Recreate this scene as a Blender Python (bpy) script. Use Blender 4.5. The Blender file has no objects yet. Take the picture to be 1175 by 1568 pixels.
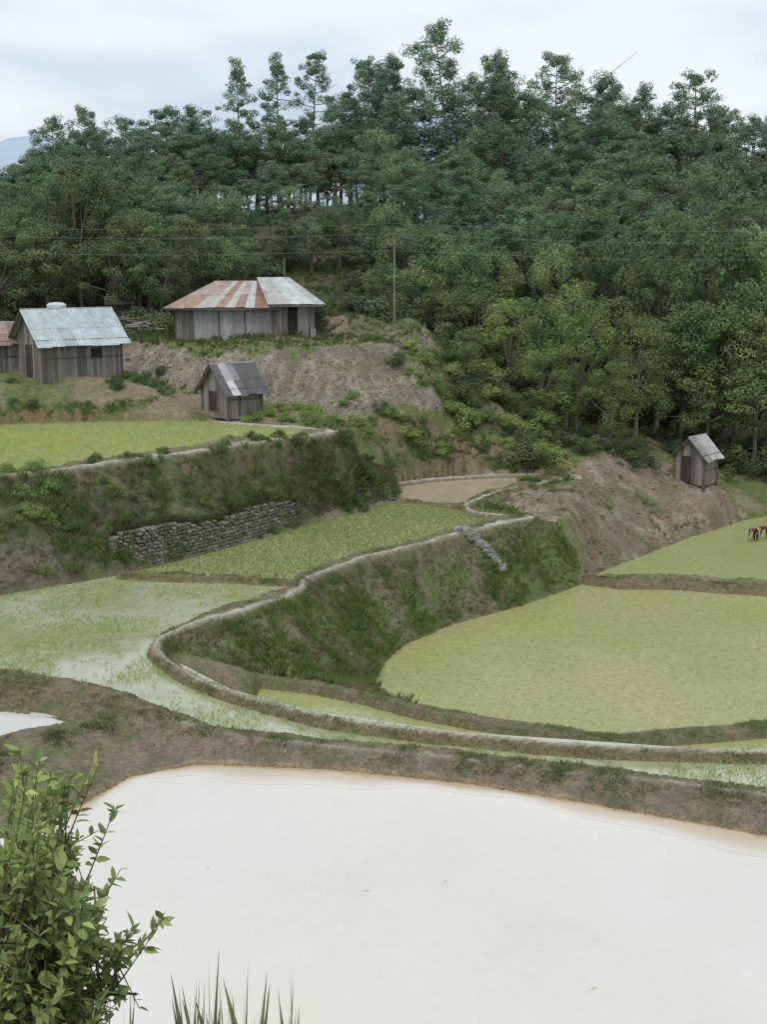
import bpy, math, random
import numpy as np
from mathutils import Vector, geometry
from mathutils.bvhtree import BVHTree
rng=np.random.default_rng(7); random.seed(7)
P=math.radians(11.43); SP_,CP_=math.sin(P),math.cos(P); F=1900.0; CZ=15.0
def un(px,py,z):
    dx=(px-587.5)/F; dy=(784-py)/F
    dz=-SP_+dy*CP_; t=(z-CZ)/dz
    return (dx*t,(CP_+dy*SP_)*t,z)
def line(pts,z=None):
    return [un(p[0],p[1],p[2] if len(p)>2 else z) for p in pts]
def off(l,dx,dy,z): return [(p[0]+dx,p[1]+dy,z) for p in l]
def topz(py,y): return CZ+y*math.tan(math.atan((784-py)/F)-P)
def pxx(px,y,z): return (px-587.5)/F*(y*CP_+(CZ-z)*SP_)
# ---------- world description : survey lines ----------
ZM=3.0; ZP=2.75; ZS=1.2; ZU=6.8
path=line([(885,731,3.4),(835,738),(780,750),(735,762),(714,771),(726,781),(770,787),(815,790),(760,801),(690,818),(620,836),(560,850),(500,872),(466,884),(463,897),(440,910),(385,928),(330,942),(280,958),(247,974),(238,990),(254,1008),(300,1036),(345,1054),(400,1071),(470,1089),(550,1104),(700,1122),(900,1140),(1050,1146),(1175,1149),(1400,1147)],3.28)
nearb=line([(232,1088),(330,1120),(500,1141),(700,1160),(900,1183),(1050,1199),(1175,1216),(1400,1247)],3.10)
lb1=line([(-300,1015),(-150,1028),(0,1043),(100,1053),(180,1066),(240,1085)],3.25)
lb2=line([(240,1089),(190,1096),(130,1103),(60,1128),(0,1152),(-150,1205),(-300,1260)],3.2)
b2=line([(400,1033),(480,1042),(560,1058),(640,1079),(720,1094),(800,1106),(880,1118),(940,1125),(1020,1118),(1175,1106),(1400,1085)],1.5)
r12=line([(905,882),(960,888),(1030,888),(1100,893),(1175,898),(1400,906)],.38)
mb=line([(185,878),(260,882),(350,884),(420,888),(463,888)],3.2)
ub=line([(-300,760),(-150,743),(0,726),(100,715),(200,701),(300,689),(400,675),(470,665),(515,659)],6.95)
ub2=line([(515,659),(450,652),(400,650),(330,645)],6.95)
spr=line([(597,741),(650,733),(700,729),(760,726),(840,725),(885,731)],3.22)
spd=line([(597,763),(650,768),(714,778)],3.14)
ufoot=line([(-300,965),(-150,936),(0,911),(178,880),(300,848),(460,803),(597,766)],3.08)
efoot=line([(905,888),(800,925),(690,955),(620,985),(595,1005),(580,1030),(570,1053)],.06)
r1near=off(b2[3:],0,1.5,.04)
pfar=off(path[23:],.3,1.7,1.25)
pondedge=line([(-300,1330),(60,1265),(140,1221),(200,1187),(300,1168),(500,1176),(700,1196),(900,1228),(1175,1278),(1400,1320)],2.80)
mfoot=line([(918,874),(1000,845),(1060,821),(1140,796),(1200,785),(1400,775)],.12)
ufar=line([(-300,672),(0,651),(150,646),(330,643)],6.9)
lbank=line([(-300,610),(0,592),(80,590),(160,601)],8.6)
grtop=line([(175,520),(300,529),(450,532),(600,528)],10.15)
grbot=line([(200,580,8.3),(300,600,7.8),(420,615,7.3),(560,628,6.9),(690,638,6.2)])
TL=[path,nearb,lb1,lb2,b2,r12,mb,ub,ub2,spr,ufoot,efoot,r1near,pfar,pondedge,mfoot,ufar,lbank,grtop,grbot]
TL+=[line([(-300,580),(0,577),(170,577)],8.9),line([(640,548,9.4),(665,590,8.0)]),
 line([(490,514,10.4),(560,513,10.4),(630,512,10.3)]),line([(488,484,11.5),(560,483,11.6),(628,484,11.5)]),
 line([(590,700,4.7),(700,693,4.5),(820,702,4.1)]),line([(570,652,6.2),(700,652,5.6),(850,672,4.6),(950,690,4.0)]),
 line([(600,729,3.7),(700,720,3.6),(830,718,3.6)]),
 line([(900,705,3.9),(1000,702,3.4)]),line([(1020,742,2.3),(1120,748,2.1)]),line([(870,800,2.6),(885,760,3.3)]),
 off(lb1,0,-.9,2.8),
 [(40,20,3),(40,60,3)],[(-40,20,4),(-40,46,5)],[(-40,50,7),(-40,60,8)],
 [(-14,11,2.8),(-4,11,2.6),(14,11,2.6),(30,11,4)],[(-14,20,3.2),(-13,26,3.2)],
 [(-30,8,8),(-3,8,8),(0,8,8),(30,8,8)],[(-30,6,10.3),(0,6,10.3),(30,6,10.3)],[(-30,4,11.8),(0,4,11.8),(30,4,11.8)],[(-30,0,13.3),(30,0,13.3)]]
def sst(a,b,x):
    t=np.clip((x-a)/(b-a),0,1); return t*t*(3-2*t)
def hill(x,y):
    g0=10.3-7.0*sst(0,11,x)
    r=sst(84,135,y)*(11+5*sst(5,25,x)+1.0*np.sin(x*.11))
    r=r-9*sst(-15,-45,x)*sst(90,130,y)
    back=sst(150,320,y)
    return (g0+r)*(1-back)+0*back
pts=[]; edges=[]; hs=[]
for l in TL:
    s=len(pts)
    for p in l: pts.append(Vector((p[0],p[1]))); hs.append(p[2])
    edges+=[(s+i,s+i+1) for i in range(len(l)-1)]
for yy in list(range(85,160,7))+[175,200,240,280,330,600,3000]:
    for xx in [-3000,-300,-120,-80,-60,-45]+list(range(-36,40,6))+[45,60,80,120,300,3000]:
        pts.append(Vector((xx,yy))); hs.append(float(hill(np.float64(xx),np.float64(yy))))
for xx in (-3000,-300,-80,80,300,3000):
    for yy in (-300,0,30,60):
        pts.append(Vector((xx,yy))); hs.append(6+ (7 if yy<=0 else 0))
for xx in (-15,15): pts.append(Vector((xx,-20))); hs.append(14.5)
pts.append(Vector((-3000,-3000)));hs.append(5);pts.append(Vector((3000,-3000)));hs.append(5)
ov,oe,of,iv,ie,if_=geometry.delaunay_2d_cdt(pts,edges,[],0,1e-4,True)
V3=[]
for v,ids in zip(ov,iv):
    if ids: h=hs[ids[0]]
    else:
        d=sorted((( (v-pts[i]).length,hs[i]) for i in range(len(pts))))[:2]
        h=(d[0][1]*d[1][0]+d[1][1]*d[0][0])/(d[0][0]+d[1][0]+1e-9)
    V3.append(Vector((v.x,v.y,h)))
bvh=BVHTree.FromPolygons(V3,[list(f) for f in of])
def axis(segs):
    a=[]
    for s,e,st in segs: a+=list(np.arange(s,e-1e-6,st))
    return np.array(a)
def grow(start,end,f=1.35,st=4.):
    o=[];v=start
    while v<end: o.append(v); v+=st; st*=f
    o.append(end); return o
xp=list(axis([(0,17,.11),(17,26,.18),(26,46,.5),(46,100,3)]))+grow(100,3000)
gx=np.array(sorted(set([round(-v,4) for v in xp]+[round(v,4) for v in xp])))
gy=np.array([-3000,-1200,-500,-200,-80,-40]+list(axis([(-20,3,1.),(3,12,.35),(12,24,.3),(24,36,.065),(36,48,.10),(48,82,.15),(82,150,1.)]))+grow(150,3000))
X,Y=np.meshgrid(gx,gy); NX,NY=len(gx),len(gy)
Z=np.zeros_like(X); dn=Vector((0,0,-1))
for j in range(NY):
    for i in range(NX):
        h=bvh.ray_cast(Vector((X[j,i],Y[j,i],200)),dn)
        Z[j,i]=h[0].z if h[0] else 3.0
for _ in range(3):
    Zb=Z.copy(); Zb[1:-1,:]=(Z[:-2,:]+2*Z[1:-1,:]+Z[2:,:])/4
    Z2=Zb.copy(); Z2[:,1:-1]=(Zb[:,:-2]+2*Zb[:,1:-1]+Zb[:,2:])/4; Z=Z2
TAB=rng.random((256,256))
def vn(x,y,s,seed=0):
    x=x/s+seed*17.3; y=y/s+seed*5.7
    xi=np.floor(x).astype(int); yi=np.floor(y).astype(int); fx=x-xi; fy=y-yi
    fx=fx*fx*(3-2*fx); fy=fy*fy*(3-2*fy)
    a=TAB[xi%256,yi%256];b=TAB[(xi+1)%256,yi%256];c=TAB[xi%256,(yi+1)%256];d=TAB[(xi+1)%256,(yi+1)%256]
    return (a*(1-fx)+b*fx)*(1-fy)+(c*(1-fx)+d*fx)*fy
def fbm(x,y,s,seed=0,o=4):
    r=0;a=.5;t=0
    for k in range(o): r=r+a*vn(x,y,s,seed+k*3); t+=a; a*=.55; s/=2.1
    return r/t
def pip(poly,x,y):
    ins=np.zeros(x.shape,bool); n=len(poly); j=n-1
    for i in range(n):
        xi,yi=poly[i][0],poly[i][1]; xj,yj=poly[j][0],poly[j][1]
        if abs(yi-yj)>1e-12:
            ins^=((yi>y)!=(yj>y))&(x<(xj-xi)*(y-yi)/(yj-yi)+xi)
        j=i
    return ins
def pld(l,x,y):
    D=np.full(x.shape,1e9); H=np.zeros(x.shape)
    for a,b in zip(l[:-1],l[1:]):
        vx,vy=b[0]-a[0],b[1]-a[1]; L=vx*vx+vy*vy+1e-12
        t=np.clip(((x-a[0])*vx+(y-a[1])*vy)/L,0,1)
        d=np.hypot(x-a[0]-t*vx,y-a[1]-t*vy); m=d<D
        D[m]=d[m]; H[m]=(a[2]+t*(b[2]-a[2]))[m]
    return D,H
def smooth_line(l,n=4):
    o=[]
    for i in range(len(l)-1):
        p0=l[max(i-1,0)];p1=l[i];p2=l[i+1];p3=l[min(i+2,len(l)-1)]
        for k in range(n):
            t=k/n
            o.append(tuple(.5*(2*p1[c]+(p2[c]-p0[c])*t+(2*p0[c]-5*p1[c]+4*p2[c]-p3[c])*t*t+(3*p1[c]-p0[c]-3*p2[c]+p3[c])*t**3) for c in range(3)))
    o.append(l[-1]); return o
pathS,nearS,b2S,ubS=[smooth_line(l) for l in (path,nearb,b2,ub)]
def wp(pts,z): return [p[:2] for p in line(pts,z)]
R1=[p[:2] for p in efoot]+[p[:2] for p in r1near]+wp([(1400,912),(1175,905),(960,895)],.0)
S1=[p[:2] for p in off(b2,0,-.5,0)]+[p[:2] for p in reversed(pfar)]
M1=wp([(180,880),(300,852),(460,809),(598,772),(650,770),(712,780),(800,792),(700,816),(620,834),(560,849),(480,878),(455,889),(350,885),(260,882)],ZM)
M2=wp([(-300,966),(-150,937),(0,912),(180,881),(260,883),(350,886),(455,889),(440,910),(330,943),(250,975),(238,990),(256,1012),(345,1058),(470,1092),(700,1125),(1050,1149),(1175,1152),(1400,1150),(1400,1243),(1175,1212),(900,1179),(700,1156),(500,1138),(330,1117),(240,1083),(100,1050),(0,1041),(-300,1013)],ZM)
SPd=wp([(598,743),(650,735),(700,731),(840,727),(790,747),(735,762),(708,773),(650,768),(605,763)],3.05)
PD=[p[:2] for p in pondedge[1:]]+[(14.5,12),(-12,12),(-12.5,22)]
PA=wp([(-300,1062),(-150,1078),(0,1090),(60,1096),(112,1108),(60,1122),(0,1144),(-150,1195),(-300,1240)],2.8)
UF=wp([(-300,672),(0,652),(150,647),(330,646),(430,654),(505,660),(400,675),(200,701),(0,727),(-300,760)],ZU)
R2=wp([(912,880),(1000,845),(1060,822),(1140,797),(1200,786),(1400,776),(1400,903),(1175,896),(1050,887),(960,886)],.1)
fields=[('R1',R1,0.0),('S1',S1,ZS),('M1',M1,ZM),('M2',M2,ZM),('SP',SPd,3.05),('PD',PD,ZP),('PA',PA,2.8),('UF',UF,ZU),('R2',R2,.1)]
FM=np.zeros(X.shape,bool)
for n,p,z in fields: FM|=pip(p,X,Y)
nz=fbm(X,Y,1.6,1)-.5; nz2=fbm(X,Y,.5,5)-.5
amp=np.where(Y>50,.5,.3)
amp=np.where(Y<31,.12,amp)
Z=Z+nz*amp+nz2*np.where(Y<31,.10,.16)
for n,p,z in fields:
    m=pip(p,X,Y); Z[m]=z-.14+nz2[m]*.04
bunds=[(pathS,.09,1.8,'p',1.2),(nearS,.10,1.4,'n',1.),(lb1,.16,1.,'d',1.2),(lb2,.18,.8,'d',1.2),(b2S,.12,1.0,'d',1.2),(r12,.12,1.4,'d',1.2),(mb,.08,1.6,'d',1.),(ubS,.16,2.0,'p',.45),(ub2,.2,1.4,'p',.8),(spr,.22,1.2,'p',.8),(spd,.10,1.4,'d',.8)]
topm=np.zeros(X.shape); sidem=np.zeros(X.shape); neart=np.zeros(X.shape)
for l,w,sl,k,cut in bunds:
    D,H=pld(l,X+nz2*.2,Y+nz*.12)
    zz=H+nz2*.07+nz*.06-np.clip(D-w,0,9)*sl-(np.clip(D,0,w)/w)**2*.02
    near=D<cut
    Z=np.where(near&(zz>Z),zz,Z)
    Z=np.where(D<w*.9,zz,Z)
    if k=='p':
        wf=np.where(Y<36,.65,1.); topm=np.maximum(topm,1-sst(w*.6*wf+.01,(w*1.15+.06)*wf,D))
    if k=='n': neart=np.maximum(neart,1-sst(w*.4,w*1.2,D))
    sidem=np.maximum(sidem,1-sst(.4,.9,D))
def gz(x,y):
    x=np.asarray(x,float);y=np.asarray(y,float)
    i=np.clip(np.searchsorted(gx,x)-1,0,NX-2); j=np.clip(np.searchsorted(gy,y)-1,0,NY-2)
    fx=(x-gx[i])/(gx[i+1]-gx[i]); fy=(y-gy[j])/(gy[j+1]-gy[j])
    return (Z[j,i]*(1-fx)+Z[j,i+1]*fx)*(1-fy)+(Z[j+1,i]*(1-fx)+Z[j+1,i+1]*fx)*fy
# ---------- colours ----------
C=lambda *a:np.array(a)
def mixc(A,B,m): return A*(1-m[...,None])+B*m[...,None]
wx=X+(fbm(X,Y,1.3,9)-.5)*1.6; wy=Y+(fbm(X,Y,1.3,19)-.5)*1.6
n1=fbm(X,Y,2.5,31); n2=fbm(X,Y,.7,41); n3=fbm(X,Y,.3,51,3)
col=np.zeros(X.shape+(3,))+C(.13,.155,.055)
col=mixc(col,C(.23,.19,.12),sst(.45,.62,n1))
col=mixc(col,mixc(np.zeros_like(col)+C(.19,.16,.105),C(.14,.145,.07),sst(.45,.62,n2)),(sst(36,33,Y)*sst(14,20,Y)))
fl=sst(80,90,Y); col=mixc(col,np.zeros_like(col)+mixc(np.zeros_like(col)+C(.07,.085,.045),C(.13,.10,.07),sst(.45,.7,n1)),fl)
emb=[p[:2] for p in path[4:21]]+[p[:2] for p in b2[:4]]+[p[:2] for p in reversed(efoot)]
m=pip(emb,wx,wy).astype(float)
ec=mixc(np.zeros_like(col)+C(.13,.18,.06),C(.20,.175,.115),sst(.46,.64,n2*.5+n1*.5))
col=mixc(col,ec,m)
ubank=[p[:2] for p in ub]+wp([(560,662,6.3),(610,735,3.6)],None)+[p[:2] for p in reversed(ufoot)]
m=pip(ubank,wx,wy).astype(float); Dr,_=pld(ub,X,Y)
bc=mixc(np.zeros_like(col)+C(.12,.145,.06),C(.175,.15,.115),sst(.6,2.4,Dr+n1*1.5-1))
bc=mixc(bc,C(.11,.12,.065),sst(.5,.62,n2)*.8)
col=mixc(col,bc,m)
gravel=[un(*p)[:2] for p in [(175,524,10),(300,532,10.1),(450,534,10.1),(612,530,10),(645,550,9.5),(700,640,6.1),(560,632,6.8),(430,616,7.3),(300,604,7.7),(190,584,8.2)]]
gc=mixc(np.zeros_like(col)+C(.205,.175,.135),C(.265,.23,.18),sst(.45,.7,n3))
gc=mixc(gc,C(.15,.14,.09),sst(.55,.72,n1)*.7)
col=mixc(col,gc,pip(gravel,wx,wy).astype(float))
yard=[un(*p)[:2] for p in [(150,526,10.1),(650,527,10.1),(640,480,11.5),(150,480,11.5)]]
col=mixc(col,mixc(np.zeros_like(col)+C(.22,.175,.125),C(.13,.14,.07),sst(.45,.65,n1)),pip(yard,wx,wy).astype(float))
mound=[un(*p)[:2] for p in [(760,768,3.2),(820,742,3.3),(890,706,3.8),(1000,700,3.3),(1110,735,2.3),(1150,790,.3),(1050,828,.1),(915,878,.1),(870,835,1.2),(815,795,3.1)]]
mc=mixc(np.zeros_like(col)+C(.21,.165,.115),C(.29,.235,.175),sst(.45,.7,n2))
mc=mixc(mc,C(.15,.15,.08),sst(.5,.64,n1))
col=mixc(col,mc,pip(mound,wx,wy).astype(float))
gul=[un(*p)[:2] for p in [(570,655,6),(850,668,4.8),(880,735,3.4),(600,742,3.4)]]
col=mixc(col,mixc(np.zeros_like(col)+C(.24,.165,.105),C(.14,.17,.07),sst(.42,.6,n1)),pip(gul,wx,wy).astype(float))
lbk=[un(*p)[:2] for p in [(-300,600,8.7),(160,595,8.6),(260,635,7),(-300,660,6.9)]]
col=mixc(col,mixc(np.zeros_like(col)+C(.22,.15,.085),C(.13,.155,.055),sst(.4,.58,n1)),pip(lbk,wx,wy).astype(float))
sc=mixc(np.zeros_like(col)+C(.20,.165,.11),C(.14,.15,.07),sst(.42,.6,n2))
col=mixc(col,sc,sidem*.85)
pe=pip([p[:2] for p in nearb]+[p[:2] for p in reversed(pondedge[2:])],X,Y).astype(float)
col=mixc(col,mixc(np.zeros_like(col)+C(.21,.165,.12),C(.16,.145,.09),sst(.45,.65,n2)),pe)
Dp,_=pld(pondedge[1:],X,Y)
col=mixc(col,C(.31,.235,.14),(1-sst(.02,.18,Dp+n2*.3-.15)))
col=mixc(col,C(.33,.29,.235),neart*.8*sst(.3,.6,n2+.1))
col=mixc(col,C(.45,.41,.335),topm*(.5+.5*sst(.35,.6,n2)))
col=mixc(col,C(.2,.16,.09),FM*.8*(1-topm))
fr=sst(14,10,Y); col=mixc(col,C(.09,.12,.04),fr)
col*= (.78+.44*n3)[...,None]
# ---------- mesh helpers ----------
SC=bpy.context.scene; COLL=SC.collection
def mk(name,verts,faces,cols=None,mats=(),smooth=False,midx=None,parent=None,link=True):
    me=bpy.data.meshes.new(name)
    verts=np.asarray(verts,np.float32).reshape(-1,3)
    me.vertices.add(len(verts)); me.vertices.foreach_set('co',verts.ravel())
    if isinstance(faces,np.ndarray): faces=[faces]
    tot=[];li=[]
    for f in faces:
        f=np.asarray(f,np.int32)
        if f.size==0: continue
        li.append(f.ravel()); tot.append(np.full(len(f),f.shape[1],np.int32))
    li=np.concatenate(li); tot=np.concatenate(tot)
    me.loops.add(len(li)); me.loops.foreach_set('vertex_index',li)
    me.polygons.add(len(tot)); st=np.concatenate([[0],np.cumsum(tot)[:-1]]).astype(np.int32)
    me.polygons.foreach_set('loop_start',st)
    if midx is not None: me.polygons.foreach_set('material_index',np.asarray(midx,np.int32))
    me.update(calc_edges=True); me.validate()
    if cols is not None:
        a=me.color_attributes.new('Col','FLOAT_COLOR','POINT')
        c=np.ones((len(verts),4),np.float32); c[:,:3]=np.asarray(cols).reshape(-1,3); a.data.foreach_set('color',c.ravel())
    for m in mats: me.materials.append(m)
    me.polygons.foreach_set('use_smooth',np.full(len(tot),smooth))
    if not link: return me
    o=bpy.data.objects.new(name,me); COLL.objects.link(o)
    if parent: o.parent=parent
    return o
def empty(name,loc=(0,0,0)):
    e=bpy.data.objects.new(name,None); e.location=loc; COLL.objects.link(e); return e
# ---------- materials ----------
def newmat(name):
    m=bpy.data.materials.new(name); m.use_nodes=True; nt=m.node_tree
    return m,nt,nt.nodes['Principled BSDF'],nt.nodes['Material Output']
def attrcol(nt):
    a=nt.nodes.new('ShaderNodeAttribute'); a.attribute_name='Col'; return a.outputs['Color']
def noise(nt,scale,detail=6,coord='Object',rough=.6):
    tc=nt.nodes.new('ShaderNodeTexCoord'); n=nt.nodes.new('ShaderNodeTexNoise')
    n.inputs['Scale'].default_value=scale; n.inputs['Detail'].default_value=detail; n.inputs['Roughness'].default_value=rough
    nt.links.new(tc.outputs[coord],n.inputs['Vector']); return n
def maprange(nt,inp,a,b,c,d):
    n=nt.nodes.new('ShaderNodeMapRange'); nt.links.new(inp,n.inputs[0])
    for i,v in enumerate((a,b,c,d)): n.inputs[i+1].default_value=v
    return n.outputs[0]
def vscale(nt,colr,fac):
    n=nt.nodes.new('ShaderNodeVectorMath'); n.operation='SCALE'; nt.links.new(colr,n.inputs[0]); nt.links.new(fac,n.inputs['Scale']); return n.outputs[0]
def mixn(nt,f,a,b):
    n=nt.nodes.new('ShaderNodeMix'); n.data_type='RGBA'
    for s,v in ((0,f),(6,a),(7,b)):
        if hasattr(v,'links') or hasattr(v,'node'): nt.links.new(v,n.inputs[s])
        else: n.inputs[s].default_value=v if s==0 else (*v,1)
    return n.outputs[2]
def bump(nt,b,h,strength,dist=.05):
    n=nt.nodes.new('ShaderNodeBump'); n.inputs['Strength'].default_value=strength; n.inputs['Distance'].default_value=dist
    nt.links.new(h,n.inputs['Height']); nt.links.new(n.outputs[0],b.inputs['Normal'])
def m_ground():
    m,nt,b,o=newmat('ground_soil'); c=attrcol(nt)
    n=noise(nt,5.5,6,rough=.7); n2=noise(nt,22,4,rough=.7)
    f=maprange(nt,n.outputs[0],.3,.7,.65,1.35); f2=maprange(nt,n2.outputs[0],.3,.7,.72,1.28)
    x=vscale(nt,vscale(nt,c,f),f2); nt.links.new(x,b.inputs['Base Color']); b.inputs['Roughness'].default_value=.95
    b.inputs['Specular IOR Level'].default_value=.15
    bump(nt,b,n2.outputs[0],.6,.06); return m
def m_foliage(name,haze=True,trans=.25,rough=.55,gloss=False):
    m,nt,b,o=newmat(name); c=attrcol(nt)
    if not gloss:
        nt.nodes.remove(b); b=nt.nodes.new('ShaderNodeBsdfDiffuse')
    oi=nt.nodes.new('ShaderNodeObjectInfo')
    f=maprange(nt,oi.outputs['Random'],0,1,.74,1.28); c=vscale(nt,c,f)
    hs=nt.nodes.new('ShaderNodeHueSaturation'); hs.inputs['Saturation'].default_value=.92
    mu=nt.nodes.new('ShaderNodeMath'); mu.operation='MULTIPLY'; mu.inputs[1].default_value=7.31; nt.links.new(oi.outputs['Random'],mu.inputs[0])
    fr=nt.nodes.new('ShaderNodeMath'); fr.operation='FRACT'; nt.links.new(mu.outputs[0],fr.inputs[0])
    nt.links.new(maprange(nt,fr.outputs[0],0,1,.47,.515),hs.inputs['Hue']); nt.links.new(c,hs.inputs['Color']); c=hs.outputs[0]
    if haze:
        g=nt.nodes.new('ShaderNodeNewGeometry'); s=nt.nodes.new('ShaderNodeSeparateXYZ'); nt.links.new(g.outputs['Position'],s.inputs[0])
        c=mixn(nt,maprange(nt,s.outputs[1],78,145,.06,.58),c,(.27,.36,.30))  # aerial haze painted into the leaf colour, stronger with increasing world Y
    nt.links.new(c,b.inputs[0])
    if gloss: b.inputs['Roughness'].default_value=rough; b.inputs['Specular IOR Level'].default_value=.25
    t=nt.nodes.new('ShaderNodeBsdfTranslucent'); nt.links.new(c,t.inputs[0]); mx=nt.nodes.new('ShaderNodeMixShader'); mx.inputs[0].default_value=trans
    nt.links.new(b.outputs[0],mx.inputs[1]); nt.links.new(t.outputs[0],mx.inputs[2]); nt.links.new(mx.outputs[0],o.inputs[0]); return m
def m_vcol(name,rough=.8,metal=0,sc=8,lo=.7,hi=1.3,spec=.3,bmp=.3,stretch=None):
    m,nt,b,o=newmat(name); c=attrcol(nt); n=noise(nt,sc,6,rough=.65)
    if stretch:
        mp=nt.nodes.new('ShaderNodeMapping'); mp.inputs['Scale'].default_value=stretch
        l=n.inputs['Vector'].links[0]; src=l.from_socket; nt.links.new(src,mp.inputs[0]); nt.links.new(mp.outputs[0],n.inputs['Vector'])
    x=vscale(nt,c,maprange(nt,n.outputs[0],.3,.7,lo,hi)); nt.links.new(x,b.inputs['Base Color'])
    b.inputs['Roughness'].default_value=rough; b.inputs['Metallic'].default_value=metal; b.inputs['Specular IOR Level'].default_value=spec
    bump(nt,b,n.outputs[0],bmp,.03); return m
def m_water(name,cA,cB,sc=.25,rough=.08,ior=1.45,bs=.04,tint=.5,nscale=3,vary=.08,vcol=False):
    m,nt,b,o=newmat(name); n=noise(nt,sc,6)
    c=mixn(nt,maprange(nt,n.outputs[0],.38,.62,0,1),cA,cB)
    if vcol: c=attrcol(nt)
    nf=noise(nt,3.5,6,rough=.65); c=vscale(nt,c,maprange(nt,nf.outputs[0],.3,.7,1-vary,1+vary))
    nt.links.new(c,b.inputs['Base Color']); b.inputs['Roughness'].default_value=rough; b.inputs['IOR'].default_value=ior
    b.inputs['Specular IOR Level'].default_value=tint
    w=noise(nt,nscale,3); bump(nt,b,w.outputs[0],bs,.05); return m
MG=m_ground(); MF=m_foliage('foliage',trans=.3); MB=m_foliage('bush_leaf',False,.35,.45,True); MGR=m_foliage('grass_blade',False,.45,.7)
MRC=m_foliage('rice_blade',False,.5,.8)
MBK=m_vcol('bark',.9,sc=3); MW=m_vcol('weathered_wood',.85,sc=6,stretch=(1,1,.15)); MM=m_vcol('corrugated_metal',.45,.15,sc=2.5,lo=.7,hi=1.2,spec=.5,bmp=.1)
MS=m_vcol('stone',.9,sc=9,bmp=.6)
terr=mk('terrain',np.stack([X,Y,Z],-1).reshape(-1,3),(lambda a:np.stack([a[:-1,:-1],a[:-1,1:],a[1:,1:],a[1:,:-1]],-1).reshape(-1,4))(np.arange(NX*NY).reshape(NY,NX)),col.reshape(-1,3),[MG],True)
def expand(poly,d):
    p=np.array(poly); n=len(p); A=.5*np.sum(p[:,0]*np.roll(p[:,1],-1)-np.roll(p[:,0],-1)*p[:,1]); s=1 if A>0 else -1
    out=[]
    for i in range(n):
        e1=p[i]-p[i-1]; e2=p[(i+1)%n]-p[i]; e1=e1/(np.linalg.norm(e1)+1e-9); e2=e2/(np.linalg.norm(e2)+1e-9)
        nn=np.array([e1[1]+e2[1],-(e1[0]+e2[0])])*s; nn/=max(np.linalg.norm(nn),.6); out.append(p[i]+nn*d)
    return out
wm={'R1':m_water('paddy_water_ochre',(.385,.375,.165),(.335,.35,.135),.18,.3,bs=.1),
 'S1':m_water('paddy_water_narrow',(.38,.38,.17),(.33,.35,.14),.3,.15),
 'M1':m_water('paddy_water_green',(.30,.345,.14),(.35,.38,.17),.3,.25),
 'M2':m_water('paddy_water_shallow',(.33,.35,.18),(.44,.45,.32),.35,.07,1.7,vary=.06),
 'SP':m_water('pond_water_brown',(.46,.37,.25),(.41,.33,.22),.3,.15),
 'PD':m_water('pond_water_milky',(.685,.635,.555),(.735,.69,.62),.16,.05,1.6,bs=.05,tint=.6,nscale=9,vary=.03),
 'PA':m_water('pond_water_clear',(.55,.53,.47),(.60,.58,.52),.3,.05,1.7,vary=.03),
 'UF':m_water('paddy_water_upper',(.32,.37,.17),(.35,.385,.18),.3,.3),'R2':m_water('paddy_water_far',(.35,.365,.165),(.32,.35,.14),.2,.25)}
nm={'PD':'fish_pond_water','SP':'small_pond_water','PA':'side_pond_water'}
for n,p,z in fields:
    q=expand(p,.2); mk(nm.get(n,'paddy_water'),[(a[0],a[1],z) for a in q],np.arange(len(q))[None,:],None,[wm[n]])
pe_s=smooth_line(pondedge[1:-1],10); V=[];Cc=[]
for i,p in enumerate(pe_s):
    wd=.75+.3*math.sin(i*.21)+.12*math.sin(i*.77)
    for k,t in enumerate(np.linspace(0,1,8)):
        V.append((p[0],p[1]+.2-(wd+.2)*t,ZP+.004)); q=min(1,t*1.02)**1.9; Cc.append(np.array((.47,.35,.20))*(1-q)+np.array((.71,.663,.588))*q)
idx=np.arange(len(pe_s)*8).reshape(-1,8)
mk('pond_shallow_margin_water',V,np.stack([idx[:-1,:-1],idx[1:,:-1],idx[1:,1:],idx[:-1,1:]],-1).reshape(-1,4),np.array(Cc),[m_water('muddy_margin_water',(1,1,1),(1,1,1),rough=.05,ior=1.6,bs=.05,tint=.6,nscale=9,vary=.03,vcol=True)],False)
# ---------- blades ----------
def blades(name,pos,h,w,nb,lean,cols,spread=.06,mat=None,parent=None):
    N=len(pos); pos=np.repeat(pos,nb,0); h=np.repeat(h,nb)*rng.uniform(.6,1.15,N*nb); cols=np.repeat(cols,nb,0)*rng.uniform(.87,1.13,(N*nb,1))
    a=rng.uniform(0,2*np.pi,N*nb); d=np.stack([np.cos(a),np.sin(a),0*a],-1); s=np.stack([-np.sin(a),np.cos(a),0*a],-1)
    b=pos+d*spread*rng.random((N*nb,1)); ww=(w*rng.uniform(.7,1.3,N*nb))[:,None]
    ln=(lean*rng.uniform(.3,1.2,N*nb)*h)[:,None]
    mid=b+d*ln*.35+np.array([0,0,1])*(h*.6)[:,None]; tip=b+d*ln+np.array([0,0,1])*(h*.95)[:,None]
    v=np.stack([b-s*ww,b+s*ww,mid+s*ww*.8,tip,mid-s*ww*.8],1)
    f=np.arange(N*nb*5).reshape(-1,5); c=np.repeat(cols[:,None,:],5,1)
    return mk(name,v.reshape(-1,3),f,c.reshape(-1,3),[mat or MGR],parent=parent)
def rpts(poly,dens):
    p=np.array([q[:2] for q in poly]); lo=p.min(0);hi=p.max(0); lo[0]=max(lo[0],-28);hi[0]=min(hi[0],28)
    n=int((hi[0]-lo[0])*(hi[1]-lo[1])*dens); x=rng.uniform(lo[0],hi[0],n);y=rng.uniform(lo[1],hi[1],n)
    m=pip(poly,x,y); return x[m],y[m]
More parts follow.
